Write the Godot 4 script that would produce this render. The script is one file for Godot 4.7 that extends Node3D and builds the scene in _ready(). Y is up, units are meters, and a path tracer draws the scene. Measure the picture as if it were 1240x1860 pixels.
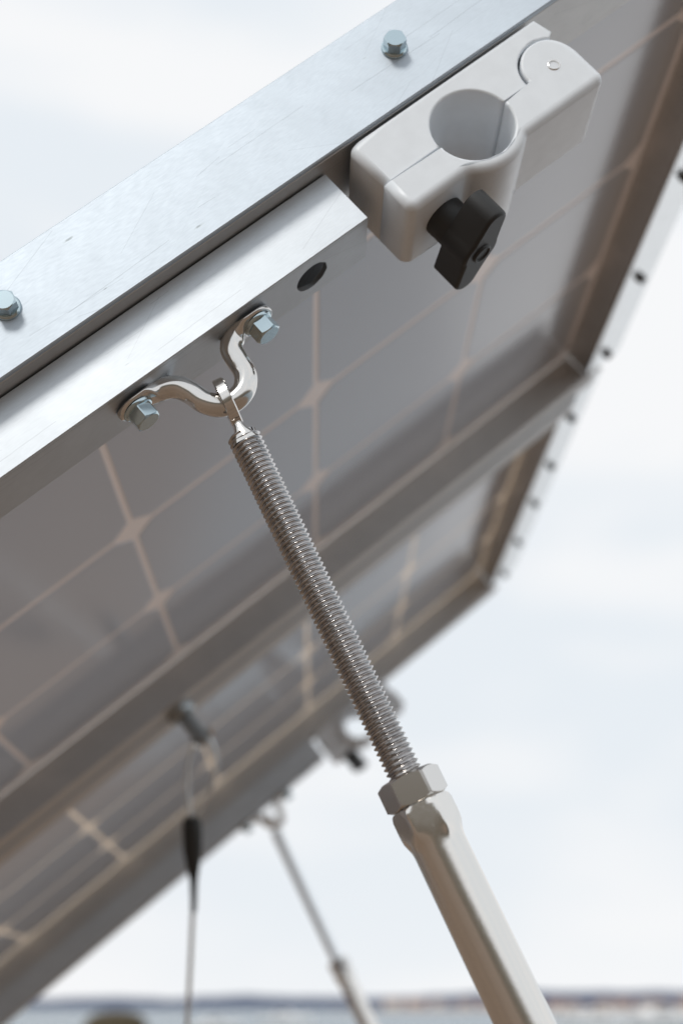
extends Node3D
# Underside of a pair of tilted solar panels over water: bar, strap eye, turnbuckle and tube clamp.

const FPX := 2401.66            # focal length in pixels of the 1240 x 1860 photograph
const EYE_HEIGHT := 2.2
var pitch := atan(902.0 / FPX)
var panel_frame: Transform3D    # axes: x along the near edge, y out of the panel's top, z towards the near edge
var off := Vector3.ZERO         # base of the thing being built, in the panel's axes
var rng := RandomNumberGenerator.new()
var M := {}
var taken := {}

# ------------------------------------------------------------------ mesh helpers
func cam_to_world(v: Vector3) -> Vector3:       # right, down, forward -> world
	return Vector3(v.x, -v.y * cos(pitch) + v.z * sin(pitch), -(v.y * sin(pitch) + v.z * cos(pitch)))

func new_st() -> SurfaceTool:
	var st := SurfaceTool.new()
	st.begin(Mesh.PRIMITIVE_TRIANGLES)
	return st

func vtx(st: SurfaceTool, p: Vector3, g: int) -> void:
	st.set_smooth_group(g)
	st.add_vertex(p - off)

func tri(st: SurfaceTool, a: Vector3, b: Vector3, c: Vector3, g := -1) -> void:   # counter-clockwise from outside
	vtx(st, a, g); vtx(st, c, g); vtx(st, b, g)

func quad(st: SurfaceTool, a: Vector3, b: Vector3, c: Vector3, d: Vector3, g := -1) -> void:
	tri(st, a, b, c, g); tri(st, a, c, d, g)

func face_out(st: SurfaceTool, loop: Array, centre: Vector3) -> void:    # flat convex face turned away from centre
	var n: Vector3 = (loop[1] - loop[0]).cross(loop[2] - loop[0])
	var l := loop.duplicate()
	if n.dot(loop[0] - centre) < 0: l.reverse()
	for i in range(1, l.size() - 1): tri(st, l[0], l[i], l[i + 1])

func add_box(st: SurfaceTool, lo: Vector3, hi: Vector3, b := 0.0006) -> void:     # box with chamfered edges
	var c := (lo + hi) / 2.0
	var h := (hi - lo) / 2.0
	var p := {}
	for sx in [-1, 1]:
		for sy in [-1, 1]:
			for sz in [-1, 1]:
				var s := Vector3(sx, sy, sz)
				for ax in 3:
					var q := h - Vector3.ONE * b
					q[ax] = h[ax]
					p[[sx, sy, sz, ax]] = c + q * s
	for ax in 3:
		var u := (ax + 1) % 3
		var w := (ax + 2) % 3
		for s in [-1, 1]:
			var loop := []
			for e in [[-1, -1], [1, -1], [1, 1], [-1, 1]]:
				var k := [0, 0, 0]
				k[ax] = s; k[u] = e[0]; k[w] = e[1]
				loop.append(p[[k[0], k[1], k[2], ax]])
			face_out(st, loop, c)
		if b <= 0: continue
		for su in [-1, 1]:
			for sw in [-1, 1]:
				var k0 := [0, 0, 0]
				var k1 := [0, 0, 0]
				k0[ax] = -1; k1[ax] = 1
				k0[u] = su; k1[u] = su; k0[w] = sw; k1[w] = sw
				face_out(st, [p[[k0[0], k0[1], k0[2], u]], p[[k1[0], k1[1], k1[2], u]], p[[k1[0], k1[1], k1[2], w]], p[[k0[0], k0[1], k0[2], w]]], c)
	if b > 0:
		for sx in [-1, 1]:
			for sy in [-1, 1]:
				for sz in [-1, 1]:
					face_out(st, [p[[sx, sy, sz, 0]], p[[sx, sy, sz, 1]], p[[sx, sy, sz, 2]]], c)

func rings(st: SurfaceTool, rr: Array, g := 1, close := true) -> void:   # skin through rings of points; rings run counter-clockwise seen from the last ring
	for k in rr.size() - 1:
		var n: int = rr[k].size()
		for i in (n if close else n - 1):
			var j := (i + 1) % n
			quad(st, rr[k][i], rr[k][j], rr[k + 1][j], rr[k + 1][i], g)

func fan(st: SurfaceTool, ring: Array, up: bool, g := -1) -> void:
	var c := Vector3.ZERO
	for q in ring: c += q
	c /= ring.size()
	for i in ring.size():
		var j := (i + 1) % ring.size()
		if up: tri(st, c, ring[i], ring[j], g)
		else: tri(st, c, ring[j], ring[i], g)

func axes_for(d: Vector3, hint := Vector3(0.31, 0.2, 0.93)) -> Array:    # u, v, d with u x v = d
	var w := d.normalized()
	var u := (hint - w * hint.dot(w)).normalized()
	return [u, w.cross(u), w]

func circle(c: Vector3, ax: Array, r: float, n := 32, phase := 0.0) -> Array:
	var out := []
	for i in n:
		var t := TAU * i / n + phase
		out.append(c + (ax[0] * cos(t) + ax[1] * sin(t)) * r)
	return out

func lathe(st: SurfaceTool, base: Vector3, ax: Array, profile: Array, n := 40, caps := true, g0 := 1) -> void:   # profile of [radius, height]; a third value starts a new smooth group
	var rr := []
	for q in profile: rr.append(circle(base + ax[2] * q[1], ax, q[0], n))
	var g := g0
	for k in rr.size() - 1:
		if profile[k].size() > 2: g += 1
		rings(st, [rr[k], rr[k + 1]], g)
	if caps:
		fan(st, rr[0], false); fan(st, rr[-1], true)

func hex_r(t: float, inner: float, phase: float) -> float:
	var a := fposmod(t - phase, PI / 3.0) - PI / 6.0
	return inner / cos(a)

func hex_prism(st: SurfaceTool, base: Vector3, ax: Array, flats: float, height: float, phase := 0.0, both := true, cham := 0.93) -> void:   # hexagon whose corners are chamfered as on nuts and bolt heads
	var n := 72
	var rc := flats * 0.5 * (1.0 if cham >= 1.0 else cham * 1.04)
	var r0 := []; var r1 := []; var r2 := []; var r3 := []
	for i in n:
		var t := TAU * i / n
		var r := hex_r(t, flats * 0.5, phase)
		var drop := maxf(0.0, r - rc) * 0.62
		var d: Vector3 = ax[0] * cos(t) + ax[1] * sin(t)
		r0.append(base + d * (rc if both else r)); r1.append(base + d * r + ax[2] * (drop if both else 0.0))
		r2.append(base + d * r + ax[2] * (height - drop)); r3.append(base + d * rc + ax[2] * height)
	rings(st, [r1, r2], -1)
	rings(st, [r2, r3], 5)
	if both: rings(st, [r0, r1], 6)
	fan(st, r0, false); fan(st, r3, true)

func spline(pts: Array, per := 8) -> Array:
	var out := []
	for i in pts.size() - 1:
		var a = pts[maxi(i - 1, 0)]; var b = pts[i]; var c = pts[i + 1]; var d = pts[mini(i + 2, pts.size() - 1)]
		for k in per:
			var t := float(k) / per
			out.append(0.5 * (2.0 * b + (c - a) * t + (2.0 * a - 5.0 * b + 4.0 * c - d) * t * t + (3.0 * b - a - 3.0 * c + d) * t * t * t))
	out.append(pts[-1])
	return out

func tube(st: SurfaceTool, path: Array, side: Vector3, radii: Array, n := 24, g := 1) -> void:   # radii: [across side, in plane] for each point, or one number each
	var rr := []
	for i in path.size():
		var d: Vector3 = (path[mini(i + 1, path.size() - 1)] - path[maxi(i - 1, 0)]).normalized()
		var u := (side - d * side.dot(d)).normalized()
		var v := d.cross(u)
		var ru: float; var rv: float
		if radii[i] is Array: ru = radii[i][0]; rv = radii[i][1]
		else: ru = radii[i]; rv = radii[i]
		var ring := []
		for k in n:
			var t := TAU * k / n
			var cc := signf(cos(t)) * pow(absf(cos(t)), 1.0 if ru < rv * 1.5 else 0.6)
			ring.append(path[i] + u * cc * ru + v * sin(t) * rv)
		rr.append(ring)
	rings(st, rr, g)
	fan(st, rr[0], false); fan(st, rr[-1], true)

func prism(st: SurfaceTool, poly: Array, weights: Array, z0: float, z1: float, r: float, to3: Callable, steps := 4) -> void:
	# extruded outline (counter-clockwise Vector2s) whose front rim (z1) is rounded by r, each edge by its weight; to3(Vector2, z) -> Vector3
	var n := poly.size()
	var mv := []
	for i in n:
		var e0: Vector2 = (poly[i] - poly[(i + n - 1) % n]).normalized()
		var e1: Vector2 = (poly[(i + 1) % n] - poly[i]).normalized()
		var n0 := Vector2(-e0.y, e0.x); var n1 := Vector2(-e1.y, e1.x)       # inward
		var w0: float = weights[(i + n - 1) % n]; var w1: float = weights[i]
		var det := n0.x * n1.y - n0.y * n1.x
		if absf(det) < 0.06: mv.append((n0 + n1).normalized() * (w0 + w1) * 0.5)
		else: mv.append(Vector2((w0 * n1.y - w1 * n0.y) / det, (n0.x * w1 - n1.x * w0) / det))
	var rr := []
	var back := []; var backp := []
	for i in n: backp.append(poly[i]); back.append(to3.call(poly[i], z0))
	rr.append(back)
	var front := PackedVector2Array()
	for s in steps + 1:
		var t := PI / 2 * s / steps
		var ring := []
		for i in n:
			var q: Vector2 = poly[i] + mv[i] * r * (1.0 - cos(t))
			var wi := clampf((weights[i] + weights[(i + n - 1) % n]) * 0.5, 0.15, 1.0)
			ring.append(to3.call(q, z1 - r * wi * (1.0 - sin(t))))
			if s == steps: front.append(q)
		rr.append(ring)
	for k in rr.size() - 1:
		for i in n:
			var j := (i + 1) % n
			quad(st, rr[k][i], rr[k][j], rr[k + 1][j], rr[k + 1][i], 1 if r > 0.0 else -1)
	for cap in 2:
		var pl := front if cap else PackedVector2Array(poly)
		var idx := Geometry2D.triangulate_polygon(pl)
		if idx.is_empty(): printerr("outline could not be filled ", cap, " ", pl.size())
		for k in range(0, idx.size(), 3):
			var a := pl[idx[k]]; var b := pl[idx[k + 1]]; var c := pl[idx[k + 2]]
			if (b - a).cross(c - a) < 0.0: var sw := b; b = c; c = sw
			if cap: tri(st, to3.call(a, z1), to3.call(b, z1), to3.call(c, z1), -1)
			else: tri(st, to3.call(a, z0), to3.call(c, z0), to3.call(b, z0), -1)

func arc(c: Vector2, r: float, a0: float, a1: float, n := 16) -> Array:
	var out := []
	for i in n + 1:
		var t := deg_to_rad(lerpf(a0, a1, float(i) / n))
		out.append(c + Vector2(cos(t), sin(t)) * r)
	return out

# ------------------------------------------------------------------ naming helpers
func numbered(called: String) -> String:
	var k: int = taken.get(called, 0)
	taken[called] = k + 1
	return called if k == 0 else "%s_%03d" % [called, k]

func tag(o: Node, label: String, category: String, group := "") -> void:
	o.set_meta("label", label)
	if category: o.set_meta("category", category)
	if group: o.set_meta("group", group)

func thing(called: String, label: String, category: String, base: Vector3, group := "") -> Node3D:   # a thing in the panel's axes
	var o := Node3D.new()
	o.name = numbered(called)
	add_child(o, true)
	o.transform = panel_frame * Transform3D(Basis(), base)
	off = base
	tag(o, label, category, group)
	return o

func place(called: String, label: String, category: String, at: Vector3, turn := 0.0, group := "") -> Node3D:  # a thing in the world's axes
	var o := Node3D.new()
	o.name = numbered(called)
	add_child(o, true)
	o.position = at
	o.rotation.y = turn
	off = Vector3.ZERO
	tag(o, label, category, group)
	return o

func build(st: SurfaceTool, called: String, m: Material, parent: Node) -> MeshInstance3D:
	st.index()
	st.generate_normals()
	var o := MeshInstance3D.new()
	o.mesh = st.commit()
	o.mesh.surface_set_material(0, m)
	o.name = called
	parent.add_child(o, true)
	return o

# ------------------------------------------------------------------ materials
func noise_tex(freq: float, lo: float, hi: float, sd: int, oct := 4, normal := false, bump := 4.0, size := 512) -> NoiseTexture2D:
	var n := FastNoiseLite.new()
	n.noise_type = FastNoiseLite.TYPE_SIMPLEX
	n.seed = sd; n.frequency = freq; n.fractal_octaves = oct
	var t := NoiseTexture2D.new()
	t.width = size; t.height = size; t.seamless = true; t.noise = n
	if normal:
		t.as_normal_map = true; t.bump_strength = bump
	else:
		var gr := Gradient.new()
		gr.set_color(0, Color(lo, lo, lo)); gr.set_color(1, Color(hi, hi, hi))
		t.color_ramp = gr
	return t

func mat(c: Color, rough: float, metal := 0.0) -> StandardMaterial3D:    # c: real-world (linear) base colour
	var m := StandardMaterial3D.new()
	m.albedo_color = c.linear_to_srgb()
	m.roughness = rough
	m.metallic = metal
	return m

func triplanar(m: StandardMaterial3D, s: Vector3) -> void:
	m.uv1_triplanar = true
	m.uv1_scale = s
	m.uv1_triplanar_sharpness = 8.0

func worn_metal() -> ImageTexture:      # faint mottling, hairline scratches along x and a few dark specks
	var n := FastNoiseLite.new()
	n.seed = 77; n.frequency = 0.012; n.fractal_octaves = 5
	var g := RandomNumberGenerator.new()
	g.seed = 31
	var w := 1024
	var im := Image.create(w, w, false, Image.FORMAT_RGB8)
	for y in w:
		for x in w:
			var u := TAU * x / w
			var v := TAU * y / w
			var k := 0.985 + 0.025 * n.get_noise_3d(cos(u) * 160.0 + 40.0 * cos(v), sin(u) * 160.0 + 40.0 * sin(v), 90.0 * sin(v))
			im.set_pixel(x, y, Color(k, k, k))
	for i in 110:
		var x0 := g.randi() % w
		var y0 := g.randi() % w
		var ln := g.randi_range(12, 190)
		var slope := g.randf_range(-0.10, 0.10) if g.randf() < 0.7 else g.randf_range(-1.2, 1.2)
		var dark := g.randf_range(0.80, 1.05)
		for t in ln:
			var x := (x0 + t) % w
			var y := posmod(y0 + int(t * slope), w)
			var c := im.get_pixel(x, y) * dark
			im.set_pixel(x, y, Color(minf(c.r, 1.0), minf(c.g, 1.0), minf(c.b, 1.0)))
	for i in 14:
		var c0 := Vector2(g.randf() * w, g.randf() * w)
		var rr := g.randf_range(1.5, 7.0)
		var dk := g.randf_range(0.74, 0.92)
		for dy in range(-8, 9):
			for dx in range(-16, 17):
				var q := sqrt(dx * dx * 0.25 + dy * dy) / rr + 0.5 * n.get_noise_2d((c0.x + dx) * 9.0, (c0.y + dy) * 9.0)
				if q < 1.0:
					var x := posmod(int(c0.x) + dx, w)
					var y := posmod(int(c0.y) + dy, w)
					var f := lerpf(dk, 1.0, q * q)
					var c := im.get_pixel(x, y)
					im.set_pixel(x, y, Color(c.r * f, c.g * f, c.b * f * 0.99))
	return ImageTexture.create_from_image(im)

func make_materials() -> void:
	var streak := noise_tex(0.06, 0.90, 1.0, 3, 5)
	var grain := noise_tex(0.06, 0.965, 1.0, 9, 5)
	var smudge := worn_metal()
	# brushed mill-finish aluminium: fine streaks along x, faint smudges over them
	for k in [["aluminium", Color(0.57, 0.625, 0.68), 0.62], ["bar_aluminium", Color(0.60, 0.635, 0.67), 0.50], ["frame_aluminium", Color(0.66, 0.645, 0.63), 0.50], ["smooth_aluminium", Color(0.82, 0.83, 0.83), 0.22]]:
		var m := mat(k[1], k[2], 1.0)
		m.roughness_texture = streak
		m.albedo_texture = grain
		triplanar(m, Vector3(5.0, 50.0, 50.0))
		m.detail_enabled = true
		m.detail_blend_mode = BaseMaterial3D.BLEND_MODE_MUL
		m.detail_albedo = smudge
		m.detail_uv_layer = BaseMaterial3D.DETAIL_UV_2
		m.uv2_triplanar = true
		m.uv2_scale = Vector3(4.0, 8.0, 8.0)
		M[k[0]] = m
	var cl := mat(Color(0.62, 0.68, 0.78), 0.15)
	cl.metallic_specular = 0.72
	M.cell = cl
	M.backsheet = mat(Color(0.88, 0.80, 0.78), 0.2)
	M.backsheet.backlight_enabled = true
	M.backsheet.backlight = Color(0.40, 0.375, 0.36)
	M.backsheet.metallic_specular = 0.65
	M.clear_backsheet = mat(Color(0.80, 0.72, 0.66), 0.16)
	M.clear_backsheet.backlight_enabled = true
	M.clear_backsheet.backlight = Color(0.78, 0.71, 0.63)
	M.clear_backsheet.metallic_specular = 0.65
	M.white = mat(Color(0.78, 0.82, 0.86), 0.42)
	M.white.roughness_texture = noise_tex(0.02, 0.8, 1.0, 5, 4)
	M.white.albedo_texture = noise_tex(0.012, 0.975, 1.0, 6, 6)
	triplanar(M.white, Vector3(12, 12, 12))
	M.black = mat(Color(0.018, 0.018, 0.018), 0.48)
	M.black.normal_enabled = true
	M.black.normal_texture = noise_tex(0.08, 0, 1, 14, 3, true, 2.0)
	M.black.normal_scale = 0.15
	triplanar(M.black, Vector3(30, 30, 30))
	var s := mat(Color(0.73, 0.71, 0.685), 0.14, 1.0)
	M.steel = s
	var th := mat(Color(0.66, 0.64, 0.635), 0.12, 1.0)
	th.albedo_texture = noise_tex(0.02, 0.75, 1.0, 31, 5)
	th.roughness_texture = noise_tex(0.03, 0.5, 1.0, 33, 5)
	triplanar(th, Vector3(22, 22, 22))
	M.thread = th
	var tb := mat(Color(0.80, 0.775, 0.74), 0.13, 1.0)
	tb.normal_enabled = true
	tb.normal_texture = noise_tex(0.13, 0, 1, 41, 4, true, 5.0)
	tb.normal_scale = 0.05
	triplanar(tb, Vector3(30, 30, 30))
	M.tube_steel = tb
	M.zinc = mat(Color(0.52, 0.62, 0.66), 0.16, 1.0)
	M.rubber = mat(Color(0.02, 0.02, 0.018), 0.6)
	M.wire = mat(Color(0.78, 0.82, 0.84), 0.25, 1.0)
	M.pale_steel = mat(Color(0.85, 0.88, 0.90), 0.22, 1.0)
	M.dull = mat(Color(0.32, 0.34, 0.35), 0.35, 1.0)
	M.dark = mat(Color(0.09, 0.09, 0.09), 0.5)

# ------------------------------------------------------------------ bolts
func bolt(parent: Node, at: Vector3, d: Vector3, flats := 0.0078, head := 0.0048, phase := 0.3, m := "zinc") -> void:
	var ax := axes_for(d, Vector3(1, 0.02, 0.03))
	var st := new_st()
	var fr := flats * 0.66
	lathe(st, at, ax, [[fr, 0.0], [fr, 0.0007], [fr - 0.0004, 0.0011, 1], [flats * 0.55, 0.0014]], 40)
	hex_prism(st, at + ax[2] * 0.0013, ax, flats, head, phase, false, 0.88)
	build(st, "hex_bolt", M[m], parent)

# ------------------------------------------------------------------ panels
func solar_panel(label: String, z_near: float, z_far: float, a_off: float, pa: float, zs: Array, a_end: float, end_in: float, bolts_near: Array, bolts_end: Array) -> Node3D:
	var p := thing("solar_panel", label, "solar panel", Vector3(0, 0, (z_near + z_far) / 2), "solar panels joined side by side")
	var fl := 0.0375 if z_near > 0.0 else 0.030
	var a0 := -6.0 * pa + a_off - 0.012
	# long side rails: a wall and an inward flange
	for s in 2:
		var st := new_st()
		if s == 0:
			add_box(st, Vector3(a0, -0.0300, z_near - 0.0025), Vector3(a_end, 0.0082, z_near), 0.0005)
		else:
			add_box(st, Vector3(a0, -0.0300, z_far), Vector3(a_end, 0.0082, z_far + 0.0025), 0.0005)
		var rail := build(st, "frame_rail", M.aluminium if s == 0 else M.frame_aluminium, p)
		st = new_st()
		if s == 0: add_box(st, Vector3(a0, -0.0298, z_near - fl), Vector3(a_end, -0.0278, z_near - 0.0026), 0.0004)
		else: add_box(st, Vector3(a0, -0.0298, z_far + 0.0026), Vector3(a_end, -0.0278, z_far + 0.022), 0.0004)
		build(st, "frame_lip", M.frame_aluminium, rail)
	var st2 := new_st()
	add_box(st2, Vector3(end_in, -0.0222, z_far + 0.003), Vector3(end_in + 0.034, 0.0078, z_near - 0.003), 0.0006)
	var er := build(st2, "end_rail", M.frame_aluminium, p)
	st2 = new_st()
	add_box(st2, Vector3(end_in - 0.0005, -0.0235, z_far + 0.003), Vector3(end_in + 0.0345, -0.0223, z_near - 0.003), 0.0003)
	build(st2, "frame_lip", M.smooth_aluminium, er)
	for z in bolts_end:
		bolt(er, Vector3(end_in + 0.017, -0.0235, z), Vector3(0, -1, 0), 0.0058, 0.0032, 0.2, "dark")
	st2 = new_st()
	add_box(st2, Vector3(a0 - 0.004, -0.0235, z_far + 0.003), Vector3(a0 + 0.018, 0.0078, z_near - 0.003), 0.0008)
	build(st2, "end_rail", M.frame_aluminium, p)
	st2 = new_st()
	quad(st2, Vector3(a0 + 0.018, 0.0, z_near - 0.003), Vector3(a0 + 0.018, 0.0, z_far + 0.003), Vector3(end_in, 0.0, z_far + 0.003), Vector3(end_in, 0.0, z_near - 0.003))
	build(st2, "backsheet", M.backsheet if z_near > 0.0 else M.clear_backsheet, p)
	# cells: squares with cut corners, one shared mesh per size
	var pz: float = zs[0] - zs[1]
	var g := 0.0019
	var cut := 0.0105
	var hx := pa / 2 - g
	var hz := pz / 2 - g - 0.0008
	var st3 := new_st()
	var keep := off
	off = Vector3.ZERO
	var loop := []
	for q in [[hx - cut, hz], [hx, hz - cut], [hx, -hz + cut], [hx - cut, -hz], [-hx + cut, -hz], [-hx, -hz + cut], [-hx, hz - cut], [-hx + cut, hz]]:
		loop.append(Vector3(q[0], -0.0004, q[1]))
	var up := []
	for q in loop: up.append(q + Vector3(0, 0.0003, 0))
	face_out(st3, loop, Vector3(0, 1, 0))
	for i in 8: face_out(st3, [loop[i], loop[(i + 1) % 8], up[(i + 1) % 8], up[i]], Vector3.ZERO)
	st3.generate_normals()
	var mesh := st3.commit()
	mesh.surface_set_material(0, M.cell)
	off = keep
	for i in range(-6, 3):
		for j in zs.size() - 1:
			var c := MeshInstance3D.new()
			c.mesh = mesh
			c.name = "solar_cell"
			p.add_child(c, true)
			c.position = Vector3(a_off + (i + 0.5) * pa, 0, (zs[j] + zs[j + 1]) / 2) - off
	for a in bolts_near:
		bolt(p, Vector3(a, -0.009, z_near), Vector3(0, 0, 1), 0.0076, 0.0046, 0.25)
	return p

# ------------------------------------------------------------------ bars under the panel edges
func square_bar(label: String, zf: Callable, end_a: float, hole_a: float) -> void:
	# zf maps the near bar's z to this bar's z (the far bar is the near one mirrored)
	var b := thing("square_bar", label, "metal bar", Vector3(end_a, -0.042, zf.call(0.2448)), "square bars bolted under the outer panel edges")
	var st := new_st()
	var t := 0.002
	var lo := -0.36
	var y0 := -0.0550
	var y1 := -0.0303
	var z0: float = minf(zf.call(0.2315), zf.call(0.258))
	var z1: float = maxf(zf.call(0.2315), zf.call(0.258))
	# the wall that faces outwards, then the inner one standing on the bottom plate
	var zo: float = zf.call(0.258)
	var zi: float = zf.call(0.2315)
	var inw := signf(zi - zo)
	add_box(st, Vector3(lo, y0, minf(zo, zo + inw * t)), Vector3(end_a, y1, maxf(zo, zo + inw * t)), 0.0003)
	add_box(st, Vector3(lo, y0 + t + 0.0002, minf(zi, zi - inw * t)), Vector3(end_a, y1, maxf(zi, zi - inw * t)), 0.0003)
	
	add_box(st, Vector3(lo, y1 - t, z0 + t + 0.00005), Vector3(end_a - 0.0002, y1 - 0.0001, z1 - t - 0.00005), 0.0)
	# underside with a round hole, as two plates that meet across the hole
	var zc := (z0 + z1) / 2
	var r := 0.0072
	var hp := (z1 - z0) / 2 - (t if inw < 0.0 else 0.0) - 0.00005      # towards +z
	var hm := (z1 - z0) / 2 - (t if inw > 0.0 else 0.0) - 0.00005      # towards -z
	for s in [-1, 1]:
		var poly := []
		if s < 0:
			poly = [Vector2(lo, -hm), Vector2(hole_a, -hm)] + arc(Vector2(hole_a, 0), r, 270, 90, 20) + [Vector2(hole_a, hp), Vector2(lo, hp)]
		else:
			poly = [Vector2(end_a - 0.0002, hp), Vector2(hole_a, hp)] + arc(Vector2(hole_a, 0), r, 90, -90, 20) + [Vector2(hole_a, -hm), Vector2(end_a - 0.0002, -hm)]
		var w := []
		for q in poly: w.append(0.0)
		# looking up from below, (a, z) is counter-clockwise about -y
		prism(st, poly, w, y0 + t, y0 + 0.0001, 0.0, func(q: Vector2, y: float) -> Vector3: return Vector3(q.x, y, zc + q.y), 1)
	build(st, "square_tube", M.bar_aluminium, b)

# ------------------------------------------------------------------ strap eye
func strap_eye(label: String, a: float, zc: float, flip := 1.0) -> void:
	var e := thing("strap_eye", label, "eye strap", Vector3(a + 0.0275, -0.055, zc), "strap eyes bolted under the square bars")
	var n0 := -0.0566
	var cp := []
	for q in [[-0.0070, n0], [0.0, n0], [0.0062, n0], [0.0115, -0.0573], [0.0158, -0.0600], [0.0182, -0.0650], [0.0198, -0.0710], [0.0235, -0.0757], [0.0287, -0.0770], [0.0338, -0.0757], [0.0377, -0.0715], [0.0390, -0.0655], [0.0402, -0.0604], [0.0434, -0.0575], [0.0480, n0], [0.0542, n0], [0.0608, n0]]:
		cp.append(Vector3(a + q[0], q[1], zc))
	var path := spline(cp, 7)
	var rad := []
	for i in path.size():
		var s: float = minf(path[i].x - a, (a + 0.0542) - path[i].x)
		var k := smoothstep(0.0045, 0.0105, s)
		var ends := 1.0
		if s < 0: ends = sqrt(maxf(0.03, 1.0 - pow(s / 0.0070, 2)))
		rad.append([lerpf(0.0070, 0.0042, k) * ends, lerpf(0.0014, 0.0042, k)])
	var st := new_st()
	tube(st, path, Vector3(0, 0, 1), rad, 28)
	build(st, "bent_rod", M.steel, e)
	for x in [0.0, 0.0542]:
		bolt(e, Vector3(a + x, n0 - 0.0012, zc), Vector3(0, -1, 0), 0.0090, 0.0056, 0.55 + x * 9.0)

# ------------------------------------------------------------------ turnbuckle
func turnbuckle(label: String, p0: Vector3, p1: Vector3, detail: bool) -> void:
	# p0: where the thread starts under the eye; p1: the top of the lock nut, both in the panel's axes
	var tk := thing("turnbuckle", label, "turnbuckle", p0, "steel turnbuckles holding the panels")
	var d := (p1 - p0).normalized()
	var len := (p1 - p0).length()
	var view := (Vector3(-0.0837, -0.2536, 0.6694) - p0).normalized()
	var ax := axes_for(d, view)                   # ax[0] faces the camera's side, ax[1] lies across
	# eye: flat ring seen on edge, with a forged neck
	var st := new_st()
	var c := p0 - d * 0.0135
	var tilt: Vector3 = (ax[1] * cos(0.04) + ax[0] * sin(0.04)).normalized()
	var side: Vector3 = d.cross(tilt).normalized()
	var ro := 0.0098
	var ri := 0.0058
	var prof := [[ri, -0.0016], [ri + 0.0004, -0.0020], [ro - 0.0004, -0.0020], [ro, -0.0016], [ro, 0.0016], [ro - 0.0004, 0.0020], [ri + 0.0004, 0.0020], [ri, 0.0016], [ri, -0.0016]]
	var rr := []
	for q in prof: rr.append(circle(c + tilt * q[1], [d, side, tilt], q[0], 48))
	for k in rr.size() - 1: rings(st, [rr[k], rr[k + 1]], 10 + k)
	build(st, "eye", M.steel, tk)
	st = new_st()
	var nk := []
	for q in [[0.0085, 0.0019, 0.0036], [0.0052, 0.0020, 0.0041], [0.0030, 0.0022, 0.0046], [0.0010, 0.0032, 0.0052], [-0.0012, 0.0046, 0.0056], [-0.0030, 0.0053, 0.0057]]:
		var ring := []
		for i in 36:
			var t := TAU * i / 36
			ring.append(p0 - d * q[0] + tilt * signf(cos(t)) * pow(absf(cos(t)), 0.7) * q[1] + side * signf(sin(t)) * pow(absf(sin(t)), 0.7) * q[2])
		nk.append(ring)
	for k in nk.size(): nk[k].reverse()
	rings(st, nk, 1)
	fan(st, nk[0], false)
	build(st, "neck", M.steel, tk)
	# threaded rod
	st = new_st()
	if detail:
		var pt := 0.00187
		var segs := 40
		var turns := int(len / pt) + 2
		var pf := [[0.0, 0.00588], [0.06, 0.00594], [0.14, 0.00590], [0.40, 0.00515], [0.52, 0.00482], [0.60, 0.00480], [0.72, 0.00505], [0.93, 0.00568], [1.0, 0.00588]]
		var prev := []
		for i in turns * segs + 1:
			var t := TAU * i / segs
			var dir: Vector3 = ax[0] * cos(t) + ax[1] * sin(t)
			var row := []
			for q in pf: row.append(p0 - d * 0.0005 + d * ((float(i) / segs + q[0]) * pt) + dir * q[1])
			if i > 0:
				for k in row.size() - 1: quad(st, prev[k], row[k], row[k + 1], prev[k + 1], 1)
			prev = row
		lathe(st, p0, ax, [[0.0049, -0.001], [0.0049, len + 0.004]], 24)
	else:
		lathe(st, p0, ax, [[0.0058, -0.001], [0.0058, len + 0.004]], 24)
	build(st, "threaded_rod", M.thread if detail else M.pale_steel, tk)
	# lock nut and body
	st = new_st()
	hex_prism(st, p1, ax, 0.0187, 0.0098, 0.53, true, 0.90)
	build(st, "lock_nut", M.steel, tk)
	st = new_st()
	var bs := p1 + d * 0.0099
	var body := []
	var n := 96
	var L := 0.26
	for q in [[0.0, 0.90, 0.0], [0.0006, 0.95, 0.0], [0.0020, 1.0, 0.0], [0.0055, 1.0, 0.0], [0.0080, 1.0, 0.02], [0.0098, 1.0, 0.18], [0.0114, 1.0, 0.55], [0.0130, 1.0, 0.88], [0.0148, 1.0, 1.0], [0.03, 1.0, 1.0], [0.06, 1.0, 1.0], [0.14, 1.0, 1.0], [L - 0.015, 1.0, 1.0], [L - 0.012, 1.0, 0.5], [L - 0.008, 1.0, 0.0], [L, 0.9, 0.0]]:
		var ring := []
		for i in n:
			var t := TAU * i / n
			var hx := minf(hex_r(t, 0.0091, 0.53), 0.0104)
			if q[1] < 1.0: hx = minf(hx, 0.0105 * q[1])
			ring.append(bs + d * q[0] + (ax[0] * cos(t) + ax[1] * sin(t)) * lerpf(hx, 0.0089, q[2]))
		body.append(ring)
	rings(st, body, 2)
	fan(st, body[0], false); fan(st, body[-1], true)
	build(st, "tube_body", M.tube_steel, tk)
	st = new_st()
	lathe(st, bs + d * (L - 0.002), ax, [[0.0056, 0.0], [0.0056, 0.14]], 24)
	build(st, "threaded_rod", M.thread, tk)

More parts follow.
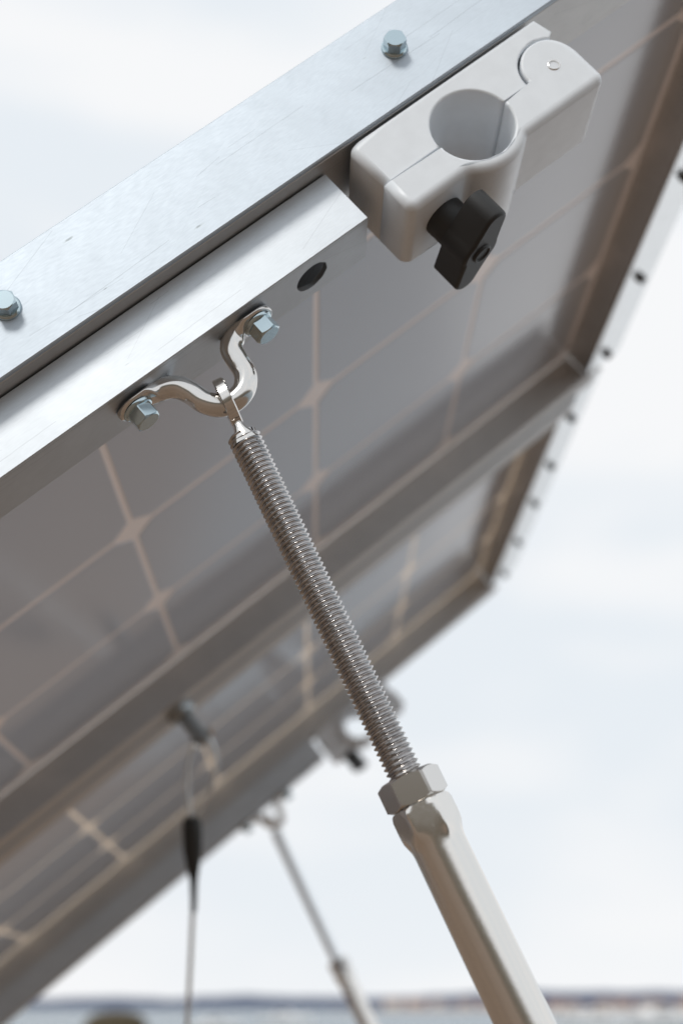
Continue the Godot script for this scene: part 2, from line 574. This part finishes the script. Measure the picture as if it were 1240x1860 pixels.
# ------------------------------------------------------------------ tube clamp
func tube_clamp(label: String, zf: Callable, sgn: float, shift := 0.0) -> void:
	var c := thing("tube_clamp", label, "clamp", Vector3(0.16, -0.05, zf.call(0.25)), "white plastic tube clamps at the bar ends")
	c.transform = panel_frame * Transform3D(Basis(), off + Vector3(shift, 0, 0))
	var hc := Vector2(0.158, -0.0532)       # tube hole
	var hr := 0.0157
	var pc := Vector2(0.1995, -0.0526)      # hinge pin
	var to3 := func(q: Vector2, z: float) -> Vector3: return Vector3(q.x, q.y, zf.call(z))
	# upper jaw, counter-clockwise
	var outs := []
	var pieces := []
	var up := []
	var seam := -0.0524
	for q in arc(Vector2(0.1195, -0.0355), 0.0040, 180, 90, 6): up.append([q, 1.0])
	up[-1][1] = 0.5
	up.append([Vector2(0.2090, -0.0315), 0.5]); up.append([Vector2(0.2106, -0.0398), 0.25])
	for q in arc(pc, 0.0134, 52, 180, 20): up.append([q, 0.22])
	up[-1][1] = 0.04
	for q in arc(hc, hr, 2.5, 177.5, 28): up.append([q, 0.30])
	up[-1][1] = 0.04
	up.append([Vector2(0.1155, seam), 1.0])
	pieces.append(up)
	var lo := []
	for q in arc(Vector2(0.1195, -0.0635), 0.0040, 180, 270, 6): lo.append([q, 1.0])
	var boss := arc(hc, 0.0203, 230.6, 306.2, 20)
	for q in arc(Vector2(0.1413, -0.0735), 0.0060, 90, 52, 5): lo.append([q, 1.0])
	for q in boss: lo.append([q, 1.0])
	for q in arc(Vector2(0.17176, -0.0720), 0.0030, 124, 90, 4): lo.append([q, 1.0])
	for q in arc(Vector2(0.2078, -0.0650), 0.0040, 270, 350, 6): lo.append([q, 1.0])
	var kn := arc(pc, 0.0125, 0, 180, 30)
	for i in kn.size(): lo.append([kn[i], lerpf(1.0, 0.30, smoothstep(0.0, 11.0, float(i)))])
	lo[-1][1] = 0.04
	for q in arc(hc, hr, -2.0, -178.0, 28): lo.append([q, 0.30])
	lo[-1][1] = 0.04
	lo.append([Vector2(0.1155, seam - 0.0004), 1.0])
	for k in 2:
		var poly := []; var w := []
		var src: Array = up if k == 0 else lo
		for q in src: poly.append(q[0]); w.append(q[1])
		if k == 0:
			poly.reverse(); w.reverse()
			w = w.slice(1) + [w[0]]
		var area := 0.0
		for i in poly.size(): area += (poly[i] as Vector2).cross(poly[(i + 1) % poly.size()])
		if area < 0: printerr("clamp outline runs the wrong way ", k)
		var st := new_st()
		if sgn > 0: prism(st, poly, w, 0.2315, 0.2672 if k == 0 else 0.2680, 0.0034, to3, 9)
		else: prism(st, poly, w, 0.2315, 0.2672, 0.0034, to3, 9)
		build(st, "upper_jaw" if k == 0 else "lower_jaw", M.white, c)
	# ring of the socket reaches a little deeper than the jaws
	var st2 := new_st()
	var pr := []
	for q in [[0.0203, 0.2316], [0.0203, 0.2225], [0.0195, 0.2216], [0.0162, 0.2216], [0.0157, 0.2221], [0.0157, 0.2316]]:
		pr.append(circle(to3.call(hc, q[1]), [Vector3(1, 0, 0), Vector3(0, 1, 0)], q[0], 48))
	for k in pr.size() - 1: rings(st2, [pr[k + 1], pr[k]] if sgn > 0 else [pr[k], pr[k + 1]], 3 + k)
	build(st2, "socket_ring", M.white, c)
	# hinge pin
	st2 = new_st()
	lathe(st2, to3.call(pc, 0.2655), axes_for(Vector3(0, 0, sgn)), [[0.0026, 0.0], [0.0026, 0.0024], [0.0023, 0.0028], [0.0018, 0.0028, 1], [0.0016, 0.0021]], 28)
	build(st2, "hinge_pin", M.steel, c)
	# thumb knob: round shank and a wing bar across it
	var st3 := new_st()
	var kc := Vector3(0.1330, 0, zf.call(0.2490))
	lathe(st3, Vector3(kc.x, -0.0660, kc.z), axes_for(Vector3(0, -1, 0)), [[0.0084, 0.0], [0.0082, 0.0118], [0.0076, 0.0125]], 32)
	var wd := Vector2(0.33, 0.944 * sgn).normalized()
	var wn := Vector2(-wd.y, wd.x)
	var wl := []
	for q in arc(Vector2(0.0148, 0), 0.0056, -70, 70, 8): wl.append(q)
	for q in arc(Vector2(0, 0), 0.0086, 55, 125, 8): wl.append(q)
	for q in arc(Vector2(-0.0148, 0), 0.0056, 110, 250, 8): wl.append(q)
	for q in arc(Vector2(0, 0), 0.0086, 235, 305, 8): wl.append(q)
	var wo := []
	for q in wl: wo.append(1.0)
	var kto := func(q: Vector2, h: float) -> Vector3: return Vector3(kc.x + wd.x * q.x - wn.x * q.y, -h, kc.z + wd.y * q.x - wn.y * q.y)
	prism(st3, wl, wo, 0.0760, 0.0888, 0.0014, kto, 3)
	lathe(st3, Vector3(kc.x, -0.0886, kc.z), axes_for(Vector3(0, -1, 0)), [[0.0042, 0.0], [0.0040, 0.0010], [0.0034, 0.0012], [0.0030, 0.0006]], 28)
	build(st3, "thumb_knob", M.black, c)

# ------------------------------------------------------------------ the scene
func _ready() -> void:
	rng.seed = 7
	var cam := Camera3D.new()
	cam.name = "camera"
	add_child(cam)
	cam.position = Vector3(0, EYE_HEIGHT, 0)
	cam.rotation = Vector3(pitch, 0, 0)
	cam.fov = rad_to_deg(2.0 * atan(930.0 / FPX))
	cam.near = 0.02
	cam.far = 20000.0
	var at := CameraAttributesPhysical.new()
	at.frustum_focal_length = 12.0 * FPX / 930.0
	at.frustum_focus_distance = 0.460
	at.frustum_near = 0.02
	at.frustum_far = 20000.0
	at.exposure_aperture = 4.6
	cam.attributes = at
	cam.current = true
	var env := Environment.new()
	env.background_mode = Environment.BG_SKY
	env.sky = Sky.new()
	env.sky.sky_material = overcast_sky()
	env.tonemap_mode = Environment.TONE_MAPPER_LINEAR
	env.tonemap_exposure = 1.0
	env.sdfgi_enabled = true
	env.ssao_enabled = true
	env.ssil_enabled = true
	var we := WorldEnvironment.new()
	we.name = "world_environment"
	we.environment = env
	add_child(we)
	var sun := DirectionalLight3D.new()
	sun.name = "sun"
	sun.light_energy = 0.45
	sun.light_color = Color(1.0, 0.985, 0.96)
	sun.light_angular_distance = 14.0
	sun.shadow_enabled = true
	add_child(sun)
	sun.look_at_from_position(Vector3.ZERO, Vector3(0.35, -0.75, -0.75))
	make_materials()
	# the panel's place, found from the crossings of the cell lines
	var a := cam_to_world(Vector3(0.7657, -0.5943, 0.2459)).normalized()
	var z := -cam_to_world(Vector3(-0.0197, 0.3605, 0.9325))
	z = (z - a * z.dot(a)).normalized()
	panel_frame = Transform3D(Basis(a, z.cross(a), z), Vector3(0, EYE_HEIGHT, 0) + cam_to_world(Vector3(-0.1122, 0.0093, 0.7118)))
	setting()
	panels()
	background_things()

func overcast_sky() -> PanoramaSkyMaterial:
	var w := 512
	var h := 256
	var n := FastNoiseLite.new()
	n.seed = 4; n.frequency = 1.0; n.fractal_octaves = 4
	var im := Image.create(w, h, false, Image.FORMAT_RGBAF)
	for y in h:
		var el := PI / 2 - (y + 0.5) / h * PI
		for x in w:
			var az := (x + 0.5) / w * TAU
			var d := Vector3(sin(az) * cos(el), sin(el), cos(az) * cos(el))
			var c := n.get_noise_3d(d.x * 2.2, d.y * 8.0 + 3.0, d.z * 2.2) * 2.2
			var k := clampf(0.5 + c, 0.0, 1.0)
			var blue := Color(0.735, 0.81, 0.88)
			var white := Color(0.93, 0.94, 0.955)
			var col := blue.lerp(white, 0.35 + 0.65 * k)
			var hor := exp(-maxf(el, 0.0) / 0.06)
			col = col.lerp(Color(0.93, 0.94, 0.95), hor * 0.6)
			im.set_pixel(x, y, Color(col.r, col.g, col.b, 1.0))
	var m := PanoramaSkyMaterial.new()
	m.panorama = ImageTexture.create_from_image(im)
	return m

func setting() -> void:
	off = Vector3.ZERO
	var sea := MeshInstance3D.new()
	var pm := PlaneMesh.new()
	pm.size = Vector2(30000, 30000)
	sea.mesh = pm
	sea.name = "sea"
	var m := mat(Color(0.11, 0.16, 0.195), 0.22)
	m.normal_enabled = true
	m.normal_texture = noise_tex(0.02, 0, 1, 61, 5, true, 8.0)
	m.normal_scale = 0.8
	m.uv1_triplanar = true
	m.uv1_world_triplanar = true
	m.uv1_scale = Vector3(0.12, 0.12, 0.12)
	sea.material_override = m
	add_child(sea)
	sea.set_meta("kind", "structure")
	# timber dock under the camera and the panels
	var st := new_st()
	var planks := 120
	var dk := Node3D.new()
	dk.name = "dock_deck"
	dk.set_meta("kind", "structure")
	add_child(dk)
	dk.position = Vector3(-3.0, 0.72, -2.0)
	var dm := []
	for k in 4:
		var wm := mat([Color(0.235, 0.158, 0.104), Color(0.26, 0.175, 0.115), Color(0.21, 0.142, 0.094), Color(0.28, 0.192, 0.128)][k], 0.75)
		wm.albedo_texture = noise_tex(0.02, 0.7, 1.0, 70 + k, 5)
		triplanar(wm, Vector3(0.3, 3, 3))
		dm.append(wm)
	add_box(st, Vector3(-8.0, -0.03, -0.068), Vector3(8.0, 0.0, 0.068), 0.004)
	st.index(); st.generate_normals()
	var pmesh := st.commit()
	for k in planks:
		var o := MeshInstance3D.new()
		o.mesh = pmesh
		o.name = "plank"
		dk.add_child(o, true)
		o.position = Vector3(rng.randf_range(-0.03, 0.03), rng.randf_range(-0.002, 0.002), (k - planks / 2.0) * 0.145)
		o.material_override = dm[rng.randi() % 4]
	# the bank that the dock starts from, behind the camera
	st = new_st()
	var bank := []
	for q in [[6.9, -0.4], [7.4, 0.55], [14.0, 0.8], [30.0, 1.6], [60.0, 3.6], [110.0, 7.0], [160.0, 2.0]]:
		var row := []
		for i in 41: row.append(Vector3(lerpf(-90.0, 90.0, i / 40.0), q[1] + 0.12 * sin(i * 2.1 + q[0]), q[0] + 0.4 * sin(i * 0.9)))
		bank.append(row)
	for j in bank.size() - 1:
		for i in 40: quad(st, bank[j][i], bank[j + 1][i], bank[j + 1][i + 1], bank[j][i + 1], 1)
	var bm := mat(Color(0.095, 0.075, 0.05), 0.95)
	var bo := build(st, "bank", bm, self)
	bo.set_meta("kind", "structure")
	# low hills along the far shore
	var hn := FastNoiseLite.new()
	hn.seed = 12; hn.frequency = 0.0011; hn.fractal_octaves = 4
	st = new_st()
	var cols := 240
	var rows := 8
	var grid := []
	for j in rows + 1:
		var row := []
		for i in cols + 1:
			var x := lerpf(-3000, 3000, float(i) / cols)
			var zz := -5200.0 - 220.0 * j
			var f := sin(PI * minf(1.0, (j + 0.05) / (rows + 0.1)))
			var side := smoothstep(-200.0, 1300.0, x)
			var hgt := (46.0 + 22.0 * side + 26.0 * hn.get_noise_2d(x, zz)) * pow(f, 0.7) - 2.0
			row.append(Vector3(x, hgt, zz))
		grid.append(row)
	for j in rows:
		for i in cols:
			quad(st, grid[j][i], grid[j][i + 1], grid[j + 1][i + 1], grid[j + 1][i], 1)
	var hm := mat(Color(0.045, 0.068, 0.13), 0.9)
	var hills := build(st, "hills", hm, self)
	hills.set_meta("kind", "structure")

func panels() -> void:
	var zs1 := [0.255, 0.1275, 0.0, -0.1275, -0.255]
	var zs2 := []
	for k in 5: zs2.append(-0.294 - 0.119 * k)
	var p1 := solar_panel("nearer solar panel seen from below, with two hex bolts on its outer frame", 0.268, -0.268, 0.0, 0.1275, zs1, 0.387, 0.387, [-0.018, 0.158, -0.194, 0.334], [0.222, 0.103, -0.016, -0.135, -0.248])
	var p2 := solar_panel("farther solar panel beyond the middle rail, blurred, its low edge against the sky", -0.2745, -0.782, -0.0075, 0.1255, zs2, 0.3735, 0.3735, [], [-0.348, -0.452, -0.547, -0.661, -0.768])
	var same := func(q: float) -> float: return q
	var mirror := func(q: float) -> float: return -0.514 - q
	square_bar("bright square aluminium bar with a round hole, bolted under the nearer panel edge", same, 0.1066, 0.080)
	square_bar("blurred dark bar under the farthest panel edge, ending beside the far clamp", mirror, 0.0950, 0.069)
	tube_clamp("sharp white plastic tube clamp with black thumb knob at the near bar's end", same, 1.0)
	tube_clamp("small blurred clamp with a bright round hole below the far panel edge", mirror, -1.0, -0.013)
	strap_eye("shiny bent steel strap eye bolted under the near bar, holding the large turnbuckle", -0.0022, 0.2460)
	strap_eye("blurred strap eye under the far bar, holding the thin distant turnbuckle", -0.0145, -0.7600)
	turnbuckle("large threaded steel turnbuckle in sharp focus, running down from the near strap eye", Vector3(0.0199, -0.0901, 0.2460), Vector3(-0.0131, -0.2152, 0.2400), true)
	turnbuckle("thin blurred turnbuckle hanging in the distance behind the large one", Vector3(0.0065, -0.0830, -0.7600), Vector3(-0.0270, -0.2230, -0.7460), false)

func ray(px: float, py: float, depth: float) -> Vector3:     # a point of the world by its place in the photograph and its distance
	return Vector3(0, EYE_HEIGHT, 0) + cam_to_world(Vector3((px - 620.0) / FPX, (py - 930.0) / FPX, 1.0) * depth)

func background_things() -> void:
	# strap and pin under the middle rail
	var sh := thing("rail_tang", "blurred small grey metal tang under the middle rail, above the black cable sleeve", "bracket", Vector3(-0.0235, -0.030, -0.271))
	var st := new_st()
	add_box(st, Vector3(-0.0290, -0.0610, -0.2765), Vector3(-0.0180, -0.0302, -0.2655), 0.0025)
	add_box(st, Vector3(-0.0320, -0.0330, -0.2775), Vector3(-0.0150, -0.0302, -0.2645), 0.0005)
	lathe(st, Vector3(-0.0235, -0.0300, -0.2700), axes_for(Vector3(0, -1, 0)), [[0.0105, 0.0], [0.0105, 0.0050], [0.0085, 0.0065]], 24)
	build(st, "strap", M.dull, sh)
	st = new_st()
	lathe(st, Vector3(-0.0325, -0.0565, -0.271), axes_for(Vector3(1, 0, 0)), [[0.0042, 0.0], [0.0042, 0.003], [0.0025, 0.0031, 1], [0.0025, 0.0150], [0.0040, 0.0151, 1], [0.0040, 0.0175]], 20)
	build(st, "pin", M.steel, sh)
	# wire stay: loop, sleeve, wire
	var dp := 0.955
	var top := ray(370, 1338, dp)
	var w := place("wire_stay", "thin blurred wire hanging from the middle rail with a black sleeve on it", "cable", top)
	off = top
	st = new_st()
	for s in [-1.0, 1.0]:
		var pts := [ray(369, 1334, dp - 0.0), ray(369 + s * 17, 1350, dp), ray(368 + s * 25, 1385, dp), ray(362 + s * 22, 1430, dp), ray(355 + s * 10, 1470, dp), ray(350 + s * 3, 1498, dp), ray(350, 1515, dp)]
		var path := spline(pts, 6)
		var rad := []
		for q in path: rad.append(0.0013)
		tube(st, path, Vector3(0, 0, 1), rad, 10)
	build(st, "eye_loop", M.wire, w)
	st = new_st()
	var sp := []
	var sr := []
	for q in [[349, 1484, 0.0045], [349, 1490, 0.0066], [349.5, 1510, 0.0072], [350, 1545, 0.0068], [351, 1570, 0.0052], [352, 1600, 0.0030], [352, 1635, 0.0024], [351.5, 1656, 0.0022]]:
		sp.append(ray(q[0], q[1], dp)); sr.append(q[2])
	tube(st, sp, Vector3(0, 0, 1), sr, 18)
	build(st, "sleeve", M.rubber, w)
	st = new_st()
	tube(st, [ray(351, 1640, dp), ray(346, 1750, dp), ray(340, 1862, dp), ray(333, 2000, dp)], Vector3(0, 0, 1), [0.0017, 0.0017, 0.0017, 0.0017], 12)
	build(st, "wire", M.wire, w)
	piling()
	boats()
	houses()

func piling() -> void:
	var at3 := ray(212, 1836, 7.5)
	var p := place("timber_piling", "blurred round brown piling top low at the left, below the panels", "piling", Vector3(at3.x, -0.5, at3.z))
	var st := new_st()
	var hgt := at3.y + 0.5
	lathe(st, Vector3.ZERO, [Vector3(0, 0, 1), Vector3(1, 0, 0), Vector3(0, 1, 0)], [[0.20, 0.0], [0.185, hgt - 0.10], [0.172, hgt - 0.055], [0.14, hgt - 0.022], [0.08, hgt - 0.004], [0.02, hgt]], 28)
	var m := mat(Color(0.10, 0.075, 0.035), 0.8)
	m.albedo_texture = noise_tex(0.03, 0.55, 1.0, 91, 4)
	triplanar(m, Vector3(1.2, 0.3, 1.2))
	build(st, "post", m, p)

func boats() -> void:
	var hull := mat(Color(0.80, 0.80, 0.80), 0.3)
	var glass := mat(Color(0.03, 0.035, 0.04), 0.1)
	var deck := mat(Color(0.62, 0.55, 0.48), 0.6)
	var names := ["white motorboat at the right edge on the far water", "white motorboat second from the right edge on the far water", "pale motorboat on the far water between the right edge and the steel tube", "pale motorboat on the far water beside the thin distant turnbuckle", "pale motorboat on the far water just right of the hanging wire"]
	var where := [[1205, 165.0, 11.5, 0.25], [1095, 180.0, 10.0, -0.2], [1030, 230.0, 8.0, 0.4], [520, 210.0, 8.5, -0.3], [392, 140.0, 6.0, 0.5]]
	for k in where.size():
		var q: Array = where[k]
		var g := ray(q[0], 1832, q[1])
		var b := place("motorboat", names[k], "boat", Vector3(g.x, 0, g.z), q[3], "motorboats moored on the far water")
		var L: float = q[2]
		var st := new_st()
		var sections := []
		for i in 9:
			var t := i / 8.0
			var half := L * 0.15 * sqrt(maxf(0.0, 1.0 - pow(maxf(0.0, (t - 0.35) / 0.66), 2.2)))
			half = maxf(half, 0.03)
			var x := L * (t - 0.5)
			var dk := L * (0.095 + 0.045 * t * t)
			sections.append([Vector3(x, dk, half), Vector3(x, dk * 0.45, half * 0.92), Vector3(x, -0.25, half * 0.35), Vector3(x, -0.25, -half * 0.35), Vector3(x, dk * 0.45, -half * 0.92), Vector3(x, dk, -half)])
		rings(st, sections, 1)
		fan(st, sections[0], false); fan(st, sections[-1], true)
		build(st, "hull", hull, b)
		st = new_st()
		var cw := L * 0.10
		var y0 := L * 0.09
		var y1 := L * 0.21
		var base := [Vector3(-L * 0.22, y0, -cw), Vector3(L * 0.2, y0, -cw), Vector3(L * 0.2, y0, cw), Vector3(-L * 0.22, y0, cw)]
		var up := [Vector3(-L * 0.2, y1, -cw * 0.85), Vector3(L * 0.08, y1, -cw * 0.85), Vector3(L * 0.08, y1, cw * 0.85), Vector3(-L * 0.2, y1, cw * 0.85)]
		var c := Vector3(0, (y0 + y1) / 2, 0)
		for i in 4: face_out(st, [base[i], base[(i + 1) % 4], up[(i + 1) % 4], up[i]], c)
		face_out(st, up, c)
		build(st, "cabin", hull, b)
		for s in [-1, 1]:
			st = new_st()
			add_box(st, Vector3(-L * 0.17, y0 + (y1 - y0) * 0.45, s * cw * 0.95 - 0.03), Vector3(L * 0.06, y0 + (y1 - y0) * 0.82, s * cw * 0.95 + 0.03), 0.01)
			build(st, "window", glass, b)
		st = new_st()
		add_box(st, Vector3(-L * 0.46, L * 0.085, -L * 0.11), Vector3(-L * 0.23, L * 0.10, L * 0.11), 0.01)
		build(st, "aft_deck", deck, b)

func houses() -> void:
	# low sandy shore with a row of houses on it
	off = Vector3.ZERO
	var st := new_st()
	var n := FastNoiseLite.new()
	n.seed = 5; n.frequency = 0.004
	var grid := []
	for j in 7:
		var row := []
		for i in 121:
			var x := lerpf(-60.0, 1500.0, i / 120.0)
			var ends := smoothstep(-60.0, 120.0, x)
			var zz := -1500.0 - 60.0 * j
			var f: float = [0.0, 0.45, 0.8, 1.0, 1.0, 0.9, 0.0][j]
			row.append(Vector3(x, -0.5 + (5.0 + 2.0 * n.get_noise_2d(x, zz)) * f * ends, zz))
		grid.append(row)
	for j in 6:
		for i in 120: quad(st, grid[j][i], grid[j][i + 1], grid[j + 1][i + 1], grid[j + 1][i], 1)
	var shore := build(st, "sandy_shore", mat(Color(0.34, 0.27, 0.23), 0.9), self)
	shore.set_meta("kind", "structure")
	var walls := []
	for c in [Color(0.66, 0.60, 0.55), Color(0.58, 0.47, 0.41), Color(0.72, 0.70, 0.68)]: walls.append(mat(c, 0.8))
	var roofm := mat(Color(0.26, 0.16, 0.13), 0.8)
	var glass := mat(Color(0.05, 0.06, 0.07), 0.15)
	for k in 14:
		var x := 60.0 + k * 26.0 + rng.randf_range(-7, 7)
		var h := place("shore_house", "pale house too blurred to tell apart in the row on the far shore", "house", Vector3(x, 2.6, -1620.0 + rng.randf_range(-20, 20)), rng.randf_range(-0.3, 0.3), "houses on the far shore")
		var wd := rng.randf_range(7, 11)
		var hh := rng.randf_range(4.5, 7.5)
		st = new_st()
		add_box(st, Vector3(-wd, 0, -5), Vector3(wd, hh, 5), 0.05)
		build(st, "wall", walls[k % 3], h)
		st = new_st()
		var p := [Vector3(-wd - 0.5, hh, -5.5), Vector3(wd + 0.5, hh, -5.5), Vector3(wd + 0.5, hh, 5.5), Vector3(-wd - 0.5, hh, 5.5), Vector3(-wd - 0.5, hh + 3.2, 0), Vector3(wd + 0.5, hh + 3.2, 0)]
		var c := Vector3(0, hh + 1, 0)
		for f in [[0, 1, 5, 4], [3, 2, 5, 4], [0, 3, 4], [1, 2, 5], [0, 1, 2, 3]]:
			var l := []
			for i in f: l.append(p[i])
			face_out(st, l, c)
		build(st, "roof", roofm, h)
		for i in 3:
			st = new_st()
			add_box(st, Vector3(-wd * 0.6 + i * wd * 0.55, hh * 0.35, 4.98), Vector3(-wd * 0.6 + i * wd * 0.55 + 1.6, hh * 0.75, 5.06), 0.0)
			build(st, "window", glass, h)
